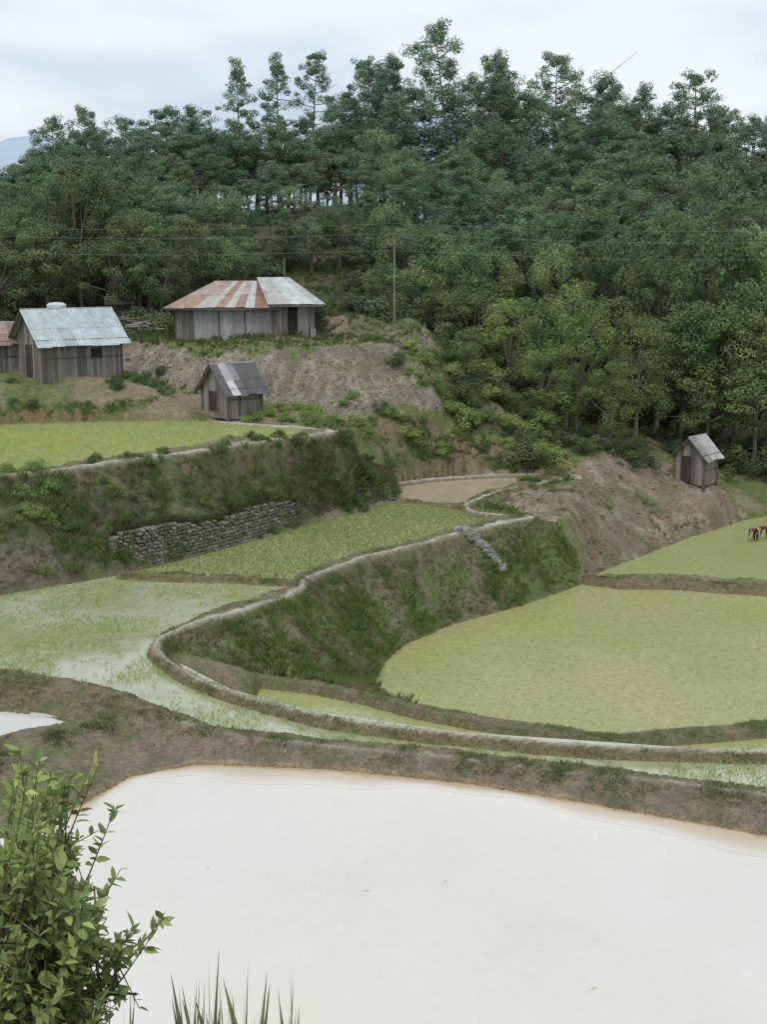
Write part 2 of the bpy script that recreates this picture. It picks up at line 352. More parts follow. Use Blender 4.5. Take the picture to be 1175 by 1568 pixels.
def rice(poly,z,sp,h,c1,c2,sparse=0,w=.005):
    p=np.array(poly); lo=p.min(0);hi=p.max(0); lo[0]=max(lo[0],-26);hi[0]=min(hi[0],26)
    x,y=np.meshgrid(np.arange(lo[0],hi[0],sp),np.arange(lo[1],hi[1],sp)); x=x.ravel();y=y.ravel()
    x=x+rng.normal(0,sp*.35,x.shape)+.3*np.sin(y*.4); y=y+rng.normal(0,sp*.35,y.shape)
    m=pip(poly,x,y)&(gz(x,y)<z-.02)
    k=fbm(x,y,2.2,77); m&=rng.random(x.shape)>(sparse*sst(.38,.6,k)+.05)
    x=x[m];y=y[m];k=k[m]; c=mixc(np.zeros((len(x),3))+C(*c1),C(*c2),sst(.35,.65,fbm(x,y,1.6,88)))
    pos=np.stack([x,y,np.full(len(x),z-.01)],-1)
    blades('rice_seedlings',pos,h*rng.uniform(.8,1.2,len(x)),w,5,1.0,c,.11,MRC)
rice(R1,0,.19,.065,(.62,.64,.30),(.66,.65,.31),.25,.0035)
rice(R2,.1,.20,.07,(.58,.62,.28),(.62,.63,.29),.2,.0035)
rice(S1,ZS,.20,.07,(.56,.58,.26),(.60,.60,.27),.3,.0035)
rice(M1,ZM,.15,.12,(.46,.55,.22),(.52,.57,.24),.1,.0045)
rice(M2,ZM,.17,.13,(.42,.49,.20),(.48,.52,.23),.85,.0042)
rice(UF,ZU,.16,.15,(.46,.56,.23),(.52,.57,.25),.1,.006)
def tufts(name,x,y,hlo,hhi,c1,c2,w=.014,nb=7,lean=.6,seed=1,spread=.1,s=1.2,g=1.8):
    n=len(x); k=sst(.38,.62,fbm(x,y,s,seed)); c=mixc(np.zeros((n,3))+C(*c1),C(*c2),k)*g
    pos=np.stack([x,y,gz(x,y)-.03],-1)
    blades(name,pos,rng.uniform(hlo,hhi,n)*(.6+.8*(1-k)),w,nb,lean,c,spread)
def nofield(x,y,extra=None):
    m=np.ones(x.shape,bool)
    for n,p,z in fields: m&=~pip(p,x,y)
    Dd,_=pld(path,x,y); m&=Dd>.28
    Dd,_=pld(ub,x,y); m&=Dd>.25
    return x[m],y[m]
x,y=nofield(*rpts(emb,75)); k=fbm(x,y,1.8,63); m=(k>.40)|(rng.random(len(x))<.35); tufts('embankment_grass',x[m],y[m],.10,.30,(.105,.165,.045),(.155,.15,.07),seed=3)
x,y=nofield(*rpts(ubank,60)); Dr,_=pld(ub,x,y); k=fbm(x,y,1.2,64); m=(Dr<1.8+k*2)&(k>.40)|(rng.random(len(x))<.25); tufts('bank_grass',x[m],y[m],.15,.38,(.10,.15,.045),(.15,.135,.075),seed=4,w=.016)
n=3500; s=rng.random(n); t=rng.random(n); A=np.array(line([(440,676),(515,665),(560,668,6.1),(600,705,4.6)],6.7)); B=np.array(line([(440,810),(520,788),(597,768),(612,758)],3.05)); kk=np.linspace(0,1,4)
ax=[np.interp(s,kk,A[:,c]) for c in (0,1)]; bx=[np.interp(s,kk,B[:,c]) for c in (0,1)]; x=ax[0]*(1-t)+bx[0]*t; y=ax[1]*(1-t)+bx[1]*t; m=np.ones(n,bool)
for q,p,z in fields: m&=~pip(p,x,y)
Dd,_=pld(ub,x,y); m&=Dd>.3
x=x[m];y=y[m]; tufts('bank_grass',x,y,.12,.3,(.10,.145,.05),(.165,.14,.085),seed=21,w=.014,lean=1.1,spread=.15)
x,y=nofield(*rpts(mound,14)); k=fbm(x,y,1.8,65); m=k>.52; tufts('mound_grass',x[m],y[m],.1,.25,(.11,.14,.045),(.18,.16,.08),seed=5)
x,y=nofield(*rpts(gul,40)); k=fbm(x,y,1.8,66); m=k>.45; tufts('gully_grass',x[m],y[m],.15,.36,(.12,.18,.045),(.16,.17,.07),seed=6,w=.02)
x,y=nofield(*rpts(lbk,30)); k=fbm(x,y,1.6,67); m=k>.45; tufts('bank_grass',x[m],y[m],.15,.4,(.1,.15,.04),(.16,.14,.06),seed=7,w=.02)
x,y=nofield(*rpts(gravel,3)); tufts('slope_weeds',x,y,.06,.18,(.13,.15,.06),(.2,.175,.10),seed=8)
misc=[un(*p)[:2] for p in [(-200,560,9.2),(170,575,8.9),(700,640,6.2),(950,690,4),(1000,650,4.4),(1000,600,5),(600,480,10.4),(150,475,11),(-200,470,10)]]
x,y=nofield(*rpts(misc,9)); m=~pip(gravel,x,y); tufts('yard_grass',x[m],y[m],.12,.34,(.09,.14,.035),(.15,.14,.065),seed=9,w=.022)
def alongl(l,n,sp):
    l=np.array(l); seg=np.hypot(*np.diff(l[:,:2],axis=0).T); cs=np.concatenate([[0],np.cumsum(seg)]); t=rng.uniform(0,cs[-1],n)
    return np.interp(t,cs,l[:,0])+rng.normal(0,sp,n),np.interp(t,cs,l[:,1])+rng.normal(0,sp,n)
for l,n,sp in ((path,14000,.26),(nearb,5500,.32),(lb1,3500,.45),(lb2,4000,.6),(b2,6000,.3),(r12,2500,.22),(mb,2200,.15),(ub,2500,.3),(spd,300,.2)):
    x,y=alongl(l,n,sp); m=(np.abs(x)<28)
    if l is path: D,_=pld(l,x,y); m&=D>np.where(y<36,.09,.15)
    if l is ub: D,_=pld(l,x,y); m&=D>.16
    if l is nearb: m&=(fbm(x,y,1.1,93)>.42)
    if l is lb2: m&=(fbm(x,y,.8,94)>.47)
    x,y=x[m],y[m]; zz=gz(x,y); m=np.ones(len(x),bool)
    for nme,p,z in fields: m&=~(pip(p,x,y)&(zz<z))
    tufts('bund_grass',x[m],y[m],.03,.10,(.13,.155,.06),(.18,.16,.10),w=.0055,nb=7,seed=11,s=.8,g=1.95)
# ---------- vegetation ----------
def unit(a): return a/(np.linalg.norm(a,axis=-1,keepdims=True)+1e-9)
def leaves(cent,nor,size,asp):
    n=len(cent); r=unit(rng.normal(size=(n,3))); t=unit(np.cross(nor,r)); u=np.cross(nor,t); s=size[:,None]
    return np.stack([cent-t*s,cent+u*s*asp,cent+t*s,cent-u*s*asp],1).reshape(-1,3)
def clumps(cc,rr,flat,nl,size,asp,c1,c2,up=.5,rnd=.7):
    vs=[];cs=[]
    for c,r in zip(cc,rr):
        n=max(8,int(nl*rng.uniform(.7,1.3))); d=unit(rng.normal(size=(n,3))); rad=r*rng.uniform(.35,1.08,n)**.6
        p=d*rad[:,None]*np.array([1,1,flat])+c
        nn=unit(d+np.array([0,0,up])+rng.normal(size=(n,3))*rnd*.6)
        vs.append(leaves(p,nn,size*rng.uniform(.6,1.3,n),asp))
        k=rng.random(); cl=(C(*c1)*(1-k)+C(*c2)*k)*rng.uniform(.75,1.2); cs.append(np.repeat(cl[None]*rng.uniform(.8,1.2,(n,1)),4,0))
    return np.concatenate(vs),np.concatenate(cs)
def tube(pts,rad,ns=6):
    pts=np.array(pts,float); vs=[];fs=[]
    for i,p in enumerate(pts):
        d=pts[min(i+1,len(pts)-1)]-pts[max(i-1,0)]; d=d/(np.linalg.norm(d)+1e-9); a=np.cross(d,[0,0,1.]) if abs(d[2])<.95 else np.cross(d,[1.,0,0]); a/=np.linalg.norm(a); b=np.cross(d,a)
        for k in range(ns):
            t=2*np.pi*k/ns; vs.append(p+rad[i]*(np.cos(t)*a+np.sin(t)*b))
    for i in range(len(pts)-1):
        for k in range(ns): fs.append((i*ns+k,i*ns+(k+1)%ns,(i+1)*ns+(k+1)%ns,(i+1)*ns+k))
    return np.array(vs),np.array(fs)
def assemble(name,tubes,lv,lc,bark,mat):
    V=[];Fc=[];o=0
    for v,f in tubes: V.append(v);Fc.append(f+o);o+=len(v)
    nb=sum(len(f) for f in Fc); ntv=o
    V.append(lv); Fc.append(np.arange(len(lv)).reshape(-1,4)+o)
    cols=np.concatenate([np.tile(bark,(ntv,1)),lc]); fc=np.concatenate(Fc)
    mi=np.concatenate([np.zeros(nb),np.ones(len(lv)//4)])
    return mk(name,np.concatenate(V),fc,cols,[MBK,mat],midx=mi,link=False)
def pine(seed,H=15,dens=1.,lo=.36,wide=1.,rnd=.5,cs=1.):
    th=rng.uniform(0,6.3); bend=rng.uniform(.2,.7)
    def tp(z): q=z/H; return np.array([math.cos(th)*bend*q*q,math.sin(th)*bend*q*q,z])
    tubes=[tube([tp(H*q) for q in np.linspace(-.04,.95,8)],np.linspace(.2,.03,8))]
    cc=[];rr=[]
    nbch=int(46*dens); lob=[(rng.uniform(0,6.3),rng.uniform(.2,.95),rng.uniform(.3,.8)) for _ in range(6)]
    for i in range(nbch):
        q=(i+rng.random())/nbch; z=H*(lo+(.95-lo)*q); a=i*2.4+rng.uniform(-.5,.5)
        L=wide*(2.7*max(.0,(1-q**2.6))**rnd*(.6+.4*min(1,q*3.5))*rng.uniform(.5,1.15)+.35)
        for la,lq,ls in lob: L*=1+ls*math.exp(-((q-lq)/.12)**2)*max(0,math.cos(a-la))-.04
        b=tp(z); e=b+np.array([math.cos(a)*L,math.sin(a)*L,L*rng.uniform(.05,.5)])
        tubes.append(tube([b,(b+e)/2+[0,0,-.06*L],e],[.05,.035,.015],4))
        for k in range(rng.integers(2,5)):
            s=rng.uniform(.45,1.05); cc.append(b+(e-b)*s+rng.normal(0,.28,3)); rr.append(cs*rng.uniform(.45,.95)*(1-.2*q))
    for _ in range(3): cc.append(tp(H*.95)+rng.normal(0,.35,3));rr.append(.55)
    lv,lc=clumps(cc,rr,.68,88,.12,.42,(.13,.22,.082),(.20,.295,.105),.6,.8)
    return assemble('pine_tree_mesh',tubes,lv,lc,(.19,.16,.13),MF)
def broad(seed,H=9,c1=(.14,.21,.07),c2=(.225,.30,.095),R=2.9,n=46,low=.3,ls=.10):
    tubes=[];cc=[];rr=[]; tb=np.array([rng.normal(0,.15),rng.normal(0,.15),H*.35]); tubes.append(tube([(0,0,-.3),tb*.5,tb],[.2,.16,.12]))
    mid=np.array([0,0,H*.62])
    lob=[(unit(rng.normal(size=3)),rng.uniform(.1,.5)) for _ in range(6)]
    for i in range(n):
        d=unit(rng.normal(size=3)); k=1+sum(a*max(0,d@v)**3 for v,a in lob)-.15
        r=rng.uniform(.45,1.)**.5*k; p=mid+d*np.array([R,R,H*.36])*r*.85
        p[2]=max(p[2],H*low*.5+.3); cc.append(p); rr.append(rng.uniform(.45,.95))
        if i%4==0: tubes.append(tube([tb,(tb+p)/2+rng.normal(0,.15,3),p],[.07,.045,.015],4))
    lv,lc=clumps(cc,rr,.75,170,ls,.55,c1,c2,.45,.8)
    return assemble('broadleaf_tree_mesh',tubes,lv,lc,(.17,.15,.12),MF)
def bushm(c1,c2,n=16,nl=120,ls=.06):
    cc=[];rr=[];tubes=[]
    for i in range(n):
        a=rng.uniform(0,6.3); r=rng.uniform(0,.85); p=np.array([math.cos(a)*r,math.sin(a)*r,.25+rng.uniform(0,.75)*(1-r*.6)]); cc.append(p); rr.append(rng.uniform(.22,.42))
        if i%3==0: tubes.append(tube([(0,0,-.1),p*.6,p],[.025,.018,.008],4))
    lv,lc=clumps(cc,rr,.85,nl,ls,.4,c1,c2,.5,.8)
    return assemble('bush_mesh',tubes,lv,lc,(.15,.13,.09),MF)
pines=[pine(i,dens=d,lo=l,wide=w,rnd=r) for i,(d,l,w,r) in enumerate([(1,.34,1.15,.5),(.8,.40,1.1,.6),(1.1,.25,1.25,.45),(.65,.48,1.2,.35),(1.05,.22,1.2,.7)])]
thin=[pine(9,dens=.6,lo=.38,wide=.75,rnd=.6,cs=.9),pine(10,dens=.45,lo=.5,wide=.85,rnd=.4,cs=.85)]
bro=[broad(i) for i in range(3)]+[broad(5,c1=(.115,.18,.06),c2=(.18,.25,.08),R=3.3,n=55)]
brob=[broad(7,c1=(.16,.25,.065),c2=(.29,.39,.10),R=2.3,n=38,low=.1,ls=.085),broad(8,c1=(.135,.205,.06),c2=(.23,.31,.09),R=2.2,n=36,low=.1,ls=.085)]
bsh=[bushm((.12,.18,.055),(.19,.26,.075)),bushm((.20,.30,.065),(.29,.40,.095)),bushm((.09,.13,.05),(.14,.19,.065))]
def inst(me,name,x,y,h,H0,parent=None,wf=1.,sink=.15):
    o=bpy.data.objects.new(name,me); COLL.objects.link(o); z=float(gz(x,y))-sink; s=h/H0
    sx=s*wf; o.location=(x,y,z); o.scale=(sx,sx*rng.uniform(.9,1.1),s); o.rotation_euler=(rng.normal(0,.035),rng.normal(0,.035),rng.uniform(0,6.28))
    if parent: o.parent=parent
    return o
PF=empty('pine_forest'); BF=empty('broadleaf_forest'); UG=empty('undergrowth')
tlx=[-400,-150,0,40,80,130,190,250,310,360,390,420,445,470,500,530,570,610,640,662,690,700,740,770,800,840,880,930,970,1000,1040,1075,1120,1175,1300,1500]
tly=[330,285,238,222,205,200,170,150,145,180,160,155,160,165,150,105,85,82,130,205,150,130,90,95,125,140,115,112,130,135,140,125,155,178,215,260]
frx=[-400,0,60,130,200,260,340,400,560,620,690,760,850,950,1050,1175,1500]
fry=[340,300,290,235,300,310,350,400,400,335,340,350,330,330,300,310,330]
T=lambda px:np.interp(px,tlx,tly); FR=lambda px:np.interp(px,frx,fry)
NR=7
for k in range(NR):
    d0=95+6.5*k; px=-300.+rng.uniform(0,30)
    while px<1480:
        y=d0+rng.normal(0,2); t=k/(NR-1); top=FR(px)+(T(px)-FR(px))*t+rng.normal(0,9)*(1-t*.4)+ (10 if k==NR-1 else 0)
        x=pxx(px,y,20.); g=float(gz(x,y)); h=topz(top,y)-g
        skip=(k<=1 and 380<px<560)
        if (k<=3 and rng.random()<.45) or (k>3 and rng.random()<.2): me=bro[rng.integers(0,4)];H0=9.2;par=BF;nm_='broadleaf_tree';wf=float(np.clip(8/h,.6,1.2))
        else: me=pines[rng.integers(0,5)];H0=15.2;par=PF;nm_='pine_tree';wf=float(np.clip(15/h,.8,1.4))
        if not skip and h>3: inst(me,nm_,x,y,h,H0,par,wf)
        px+=rng.uniform(38,62)
for px in list(range(-280,1480,48))+list(range(330,640,26)):
    y=rng.uniform(126,142); x=pxx(px,y,20.); h=rng.uniform(6.5,9.5); inst(bro[rng.integers(0,4)],'broadleaf_tree',x,y,h,9.2,BF,1.25)
for px,py,d,me,wf in [(700,18,130,pines[1],.8),(362,86,128,thin[0],.9),(424,72,132,thin[0],.85),(473,62,134,thin[1],.8),(845,68,127,pines[3],.85),(600,70,133,pines[0],.9),(1075,98,124,pines[3],.95),(770,82,126,pines[1],.75),(130,152,122,pines[1],.8),(75,168,120,pines[1],.85),(930,102,130,pines[0],.8),(560,80,131,pines[2],.8),(1000,118,127,pines[4],.8),(735,62,131,pines[0],.75)]:
    x=pxx(px,d,30); g=float(gz(x,d)); inst(me,'pine_tree',x,d,topz(py,d)-g,15.3,None,wf)
for px,py,d,i,wf in [(40,290,93,0,1),(130,222,92,3,1.),(215,300,91,1,1.),(290,320,90,2,1),(330,350,91,0,.9),(80,330,88,2,1),(0,350,88,3,1),(170,345,88,1,1),(250,370,87,2,1.),(-80,330,88,0,1),
   (615,335,92,1,.95),(680,345,90,3,1),(750,350,91,0,1),(640,400,87,2,1),(720,420,85,1,.95),(590,385,89,0,.8),
   (850,360,88,2,1),(930,330,90,3,1),(1010,350,86,1,1.),(1080,320,88,3,1.1),(1150,330,86,2,1.1),(1050,430,83,3,1.1),(1130,440,82,1,1.1),(1190,400,83,0,1.1),(1010,480,83,2,1),(1090,530,81,3,1.),(1165,540,80,2,1),(940,420,86,0,1.),(1250,400,85,1,1.1),(820,430,86,3,1),(870,480,84,2,1)]:
    x=pxx(px,d,8); g=float(gz(x,d)); h=topz(py,d)-g; inst(bro[i],'broadleaf_tree',x,d,h,9.2,BF,wf*float(np.clip(8.5/h,.6,1.3)))
for px,py,foot,d,i,wf in [(775,440,640,78,0,1.05),(885,412,650,76,0,.95),(975,445,660,77,1,1.),(715,492,640,77,1,1.),(830,500,650,75,1,.95),(935,540,665,74,0,.85),(680,500,600,79,1,.8)]:
    x=pxx(px,d,6); g=float(gz(x,d)); h=topz(py,d)-g; inst(brob[i],'broadleaf_tree',x,d,h,9.2,None,wf*float(np.clip(8/h,.7,1.3)))
def bushes(lst,mi,par=UG):
    for px,py,zg,s in lst:
        x,y,_=un(px,py,zg)
        xa=np.array([x]);ya=np.array([y])
        if any(pip(p,xa,ya)[0] for _n,p,_z in fields): continue
        inst(bsh[mi],'bush',x,y,s,1.15,par,rng.uniform(1,1.35),.1)
bl=[];bd=[];bm=[]
for _ in range(50): px=rng.uniform(375,570); bl.append((px,rng.uniform(630,656)+ (px-370)*.04,7.0-(px-370)*.003,rng.uniform(.35,.7)))
for _ in range(60): px=rng.uniform(575,850); (bm if rng.random()<.6 else bl).append((px,rng.uniform(652,688),5.3-(px-575)*.003,rng.uniform(.5,1.)))
for _ in range(34): px=rng.uniform(690,840); (bl if rng.random()<.7 else bd).append((px,rng.uniform(610,655),5.9,rng.uniform(.8,1.6)))
for _ in range(40): px=rng.uniform(840,1000); (bd if rng.random()<.6 else bm).append((px,rng.uniform(658,688),4.4,rng.uniform(.6,1.1)))
for _ in range(100): px=rng.uniform(60,560); y0=np.interp(px,[0,540],[758,688]); (bm if rng.random()<.55 else (bl if rng.random()<.4 else bd)).append((px,y0+rng.uniform(2,50),5.7,rng.uniform(.22,.5)))
for _ in range(14): bl.append((rng.uniform(-30,80),rng.uniform(782,805),5.2,rng.uniform(.4,.65)))
for _ in range(16): px=rng.uniform(170,280); bm.append((px,rng.uniform(586,606),8.0,rng.uniform(.35,.7)))
for _ in range(14): bm.append((rng.uniform(-60,160),rng.uniform(594,612),8.3,rng.uniform(.3,.6)))
for _ in range(40): (bm if rng.random()<.5 else bd).append((rng.uniform(490,600),rng.uniform(680,740),5.0,rng.uniform(.25,.55)))
for _ in range(8): bm.append((rng.uniform(180,330),rng.uniform(520,528),10.1,rng.uniform(.25,.4)))
bushes(bl,1);bushes(bm,0);bushes(bd,2)
for _ in range(200):
    y=rng.uniform(83,114); px=rng.uniform(-150,1350); x=pxx(px,y,9)
    if 250<px<520 and y<88: continue
    if 370<px<560 and rng.random()<.3: continue
    inst(bsh[rng.choice([0,2,2])],'bush',x,y,rng.uniform(.8,2.6),1.15,UG,1.3)
for _ in range(30):
    px=rng.uniform(990,1330); y=rng.uniform(77,84); inst(bsh[2],'bush',pxx(px,y,4),y,rng.uniform(.8,2.),1.15,UG,1.2)
# ---------- builders ----------
class Bd:
    def __init__(s): s.v=[];s.f=[];s.c=[]
    def box(s,o,u,v,w,c):
        n=len(s.v); o,u,v,w=map(np.array,(o,u,v,w))
        for p in (o,o+u,o+u+v,o+v,o+w,o+u+w,o+u+v+w,o+v+w): s.v.append(p); s.c.append(c)
        s.f+=[(n,n+3,n+2,n+1),(n+4,n+5,n+6,n+7),(n,n+1,n+5,n+4),(n+1,n+2,n+6,n+5),(n+2,n+3,n+7,n+6),(n+3,n,n+4,n+7)]
    def add(s,v,f,c):
        n=len(s.v); s.v+=list(v); s.c+=[c]*len(v); s.f+=[tuple(int(i)+n for i in q) for q in f]
    def out(s,name,mat,parent=None): return mk(name,np.array(s.v),np.array(s.f),np.array(s.c),[mat],parent=parent)
class Fr:
    def __init__(s,o,yaw): s.o=np.array(o,float); s.u=np.array([math.cos(yaw),math.sin(yaw),0]); s.v=np.array([-math.sin(yaw),math.cos(yaw),0]); s.w=np.array([0,0,1.])
    def p(s,a,b,c): return s.o+s.u*a+s.v*b+s.w*c
def wood(): 
    k=rng.uniform(.55,1.35); return tuple(np.array((.225,.20,.175))*k)
def wall(b,fr,a0,b0,a1,b1,topf,base=-.3,pw=.18,col=wood):
    L=math.hypot(a1-a0,b1-b0); n=max(2,int(L/pw)); da,db=(a1-a0)/L,(b1-b0)/L
    for i in range(n):
        s=L*i/n; e=L*(i+1)/n-.008; jit=rng.uniform(0,.02); 
        h0=topf((s)/L); h1=topf(e/L); bb=base+rng.uniform(-.02,.06)
        nx,ny=db,-da
        A=[fr.p(a0+da*q+nx*j,b0+db*q+ny*j,z) for (q,j,z) in ((s,jit,bb),(e,jit,bb),(e,jit+.03,bb),(s,jit+.03,bb),(s,jit,h0),(e,jit,h1),(e,jit+.03,h1),(s,jit+.03,h0))]
        b.add(A,[(0,3,2,1),(4,5,6,7),(0,1,5,4),(1,2,6,5),(2,3,7,6),(3,0,4,7)],col())
def sheet(b,p0,p1,p2,p3,cols,w=.75):
    p0,p1,p2,p3=map(np.array,(p0,p1,p2,p3)); L=np.linalg.norm(p1-p0); n=max(1,round(L/w)); nn=np.cross(p1-p0,p3-p0); nn=nn/np.linalg.norm(nn); nn=nn*(1 if nn[2]>0 else -1)
    for i in range(n):
        c=np.array(cols[rng.integers(0,len(cols))])*rng.uniform(.85,1.15); c2=np.array(cols[rng.integers(0,len(cols))])*rng.uniform(.85,1.1); of=.012*(i%2)+.01; K=8; ext=rng.uniform(-.08,.08)
        for half in (0,1):
            vs=[]
            for k in range(K+1):
                t=min(1,(i+k/K*1.04)/n); a=p0+(p1-p0)*t; e=p3+(p2-p3)*t; a=a+(a-e)*ext/ (np.linalg.norm(a-e)+1e-9); md=(a+e)/2; h=nn*(of+.02*(k%2))
                vs+= [a+h,md+h] if half==0 else [md+h+nn*.012+(a-md)*.06,e+h+nn*.012]
            b.add(vs,[(k*2,k*2+2,k*2+3,k*2+1) for k in range(K)],tuple(c if half==0 else (c*.6+c2*.4)))
SIL=[(.44,.52,.53),(.40,.47,.48),(.52,.57,.56)]; RUST=[(.27,.14,.09),(.50,.46,.40),(.38,.25,.19),(.57,.57,.55),(.50,.46,.42)]; DK=[(.12,.11,.11),(.48,.48,.48),(.09,.085,.085),(.42,.42,.43)]; RED=[(.18,.11,.09),(.26,.17,.14),(.36,.27,.23)]
def gable(name,corner,yaw,L,W,hw,rise,cols,oh=.4,stilt=0,sw=.75):
    e=empty(name); fr=Fr(corner,yaw)
    b=Bd(); st=stilt
    wall(b,fr,0,0,L,0,lambda t:hw,st-.1 if st else -.4); wall(b,fr,L,W,0,W,lambda t:hw,st-.1 if st else -.4)
    g=lambda t:hw+rise*(1-abs(2*t-1))-.03
    wall(b,fr,0,W,0,0,g,st-.1 if st else -.4); wall(b,fr,L,0,L,W,g,st-.1 if st else -.4)
    b.out('walls',MW,e)
    b=Bd()
    for a in (0.,L):
        for v in (0.,W):
            b.box(fr.p(a-.07,v-.07,-.7),fr.u*.14,fr.v*.14,fr.w*(hw+.66),(.13,.11,.09))
    b.box(fr.p(-.02,-.055,hw*.5),fr.u*(L+.04),fr.v*.02,fr.w*.07,(.11,.095,.08)); b.box(fr.p(-oh,-.05,hw-.06),fr.u*(L+2*oh),fr.v*.09,fr.w*.08,(.13,.11,.09))
    for k in (-oh+.05,L+oh-.12):
        for sg in (0,1):
            A=fr.p(k,-oh if sg==0 else W+oh,hw-.11-rise*oh/(W/2)); R=fr.p(k,W/2,hw+rise-.10); b.box(A,fr.u*.06,R-A,fr.w*.08,(.15,.13,.10))
    b.out('timber_frame',MW,e)
    b=Bd(); d=rise*oh/(W/2)
    sheet(b,fr.p(-oh,-oh,hw-d),fr.p(L+oh,-oh,hw-d),fr.p(L+oh,W/2,hw+rise),fr.p(-oh,W/2,hw+rise),cols,sw)
    sheet(b,fr.p(L+oh,W+oh,hw-d),fr.p(-oh,W+oh,hw-d),fr.p(-oh,W/2,hw+rise),fr.p(L+oh,W/2,hw+rise),cols,sw)
    v,f=tube([fr.p(-oh,W/2,hw+rise+.01),fr.p(L+oh,W/2,hw+rise+.01)],[.06,.06],6); b.add(v,f,(.35,.35,.35))
    b.out('corrugated_roof',MM,e)
    b=Bd(); dh=min(1.75,hw*.85)
    b.box(fr.p(-.09,W*.4,st-.02),fr.u*.03,fr.v*min(.8,W*.35),fr.w*dh,(.055,.045,.04)); 
    b.box(fr.p(-.10,W*.4-.06,st-.02),fr.u*.05,fr.v*.06,fr.w*(dh+.05),(.16,.13,.1)); b.out('door',MW,e)
    if L>2.6:
        b=Bd(); b.box(fr.p(L*.6,-.075,hw*.5),fr.u*.6,fr.v*.03,fr.w*.5,(.03,.028,.025)); b.box(fr.p(L*.6-.05,-.085,hw*.5-.05),fr.u*.7,fr.v*.05,fr.w*.05,(.16,.13,.1)); b.out('window',MW,e)
    return e,fr
gable('wooden_house',un(68,580,8.9),math.radians(36),4.4,4.0,2.0,1.55,SIL,.45)
gable('wooden_shed',un(2,572,8.95),math.radians(25),1.15,3,1.75,.95,RED,.3)
gable('small_wooden_hut',un(350,632,7.35),math.radians(38),2.0,2.6,1.2,1.2,DK,.34,0,.45)
gable('wooden_hut',un(1078,746,2.25),math.radians(48),1.5,1.9,1.85,.95,[(.36,.33,.31),(.28,.25,.23),(.44,.41,.39)],.32,.15)
e=empty('wooden_farmhouse'); fr=Fr(un(270,521,10.2),math.radians(5)); hw=2.15
b=Bd(); wall(b,fr,0,0,1.0,0,lambda t:hw); wall(b,fr,0,4.5,0,0,lambda t:hw); wall(b,fr,6.3,4.5,0,4.5,lambda t:hw)
gr=lambda:tuple(np.array((.33,.325,.32))*rng.uniform(.8,1.1))
wall(b,fr,1.0,0,5.9,0,lambda t:hw,col=gr,pw=.6); wall(b,fr,5.9,0,6.3,0,lambda t:hw)
wall(b,fr,6.3,-.35,6.9,-.35,lambda t:hw+.1);wall(b,fr,7.5,-.35,8.5,-.35,lambda t:hw+.1); wall(b,fr,6.3,.0,6.3,-.35,lambda t:hw); wall(b,fr,8.5,-.35,8.5,4.8,lambda t:hw+.1); wall(b,fr,8.5,4.8,6.3,4.8,lambda t:hw+.1)
b.out('walls',MW,e)
b=Bd(); h=hw+1.4; q=hw-.18
sheet(b,fr.p(-.7,-.55,q),fr.p(6.7,-.55,q),fr.p(5.9,2.2,h),fr.p(2.4,2.2,h),RUST,.6); sheet(b,fr.p(-.7,5.1,q),fr.p(-.7,-.55,q),fr.p(2.4,2.2,h),fr.p(2.4,2.2,h+.001),[(.36,.35,.33),(.25,.2,.17)])
sheet(b,fr.p(6.7,5.1,q),fr.p(-.7,5.1,q),fr.p(2.4,2.2,h),fr.p(5.9,2.2,h),RUST)
h2=h+.22; q2=hw+.02
sheet(b,fr.p(5.7,-.85,q2),fr.p(9.2,-.85,q2),fr.p(7.0,2.3,h2),fr.p(5.0,2.3,h2),[(.56,.59,.57),(.50,.52,.50),(.46,.43,.40)]); sheet(b,fr.p(9.2,-.85,q2),fr.p(9.2,5.3,q2),fr.p(7.0,2.3,h2),fr.p(7.0,2.3,h2+.001),SIL); sheet(b,fr.p(9.2,5.3,q2),fr.p(5.7,5.3,q2),fr.p(5.0,2.3,h2),fr.p(7.0,2.3,h2),SIL)
b.out('corrugated_roof',MM,e)
b=Bd()
for a in (-.05,1.0,2.6,4.2,5.9,6.25): b.box(fr.p(a,-.09,-.4),fr.u*.1,fr.v*.05,fr.w*(hw+.35),(.15,.13,.11))
for a in (6.25,8.45): b.box(fr.p(a,-.47,-.4),fr.u*.12,fr.v*.07,fr.w*(hw+.45),(.15,.13,.11))
b.box(fr.p(-.6,-.5,q-.12),fr.u*7.2,fr.v*.05,fr.w*.1,(.16,.14,.12)); b.box(fr.p(5.9,-.8,q2-.12),fr.u*3.2,fr.v*.05,fr.w*.1,(.16,.14,.12)); b.out('timber_frame',MW,e)
b=Bd(); b.box(fr.p(6.9,-.25,0),fr.u*.6,fr.v*.04,fr.w*1.85,(.03,.027,.024)); b.out('door',MW,e)
b=Bd(); b.box(fr.p(8.1,-.75,-.1),fr.u*.05,fr.v*.3,fr.w*1.0,(.34,.32,.29)); b.box(fr.p(8.3,-.8,-.1),fr.u*.3,fr.v*.05,fr.w*.8,(.28,.25,.22)); b.out('leaning_boards',MW,e)
b=Bd(); yy=72.; xx=pxx(86,yy,12.5); g=float(gz(xx,yy))
v,f=tube([(xx,yy,12.1),(xx,yy,12.2),(xx,yy,12.55),(xx,yy,12.66),(xx,yy,12.7)],[.5,.55,.55,.4,.1],14); b.add(v,f,(.62,.64,.64))
for sx in (-.4,.35):
    for sy in (-.4,.35): b.box((xx+sx,yy+sy,g-.3),(.08,0,0),(0,.08,0),(0,0,12.1-g+.3),(.12,.1,.08))
b.out('water_tank',MM)
b=Bd(); s0=un(168,500,10.5); fr=Fr(s0,.2)
for a in (0,1.5):
    for v in (0,1.2): b.box(fr.p(a,v,-.3),fr.u*.1,fr.v*.1,fr.w*1.9,(.1,.085,.07))
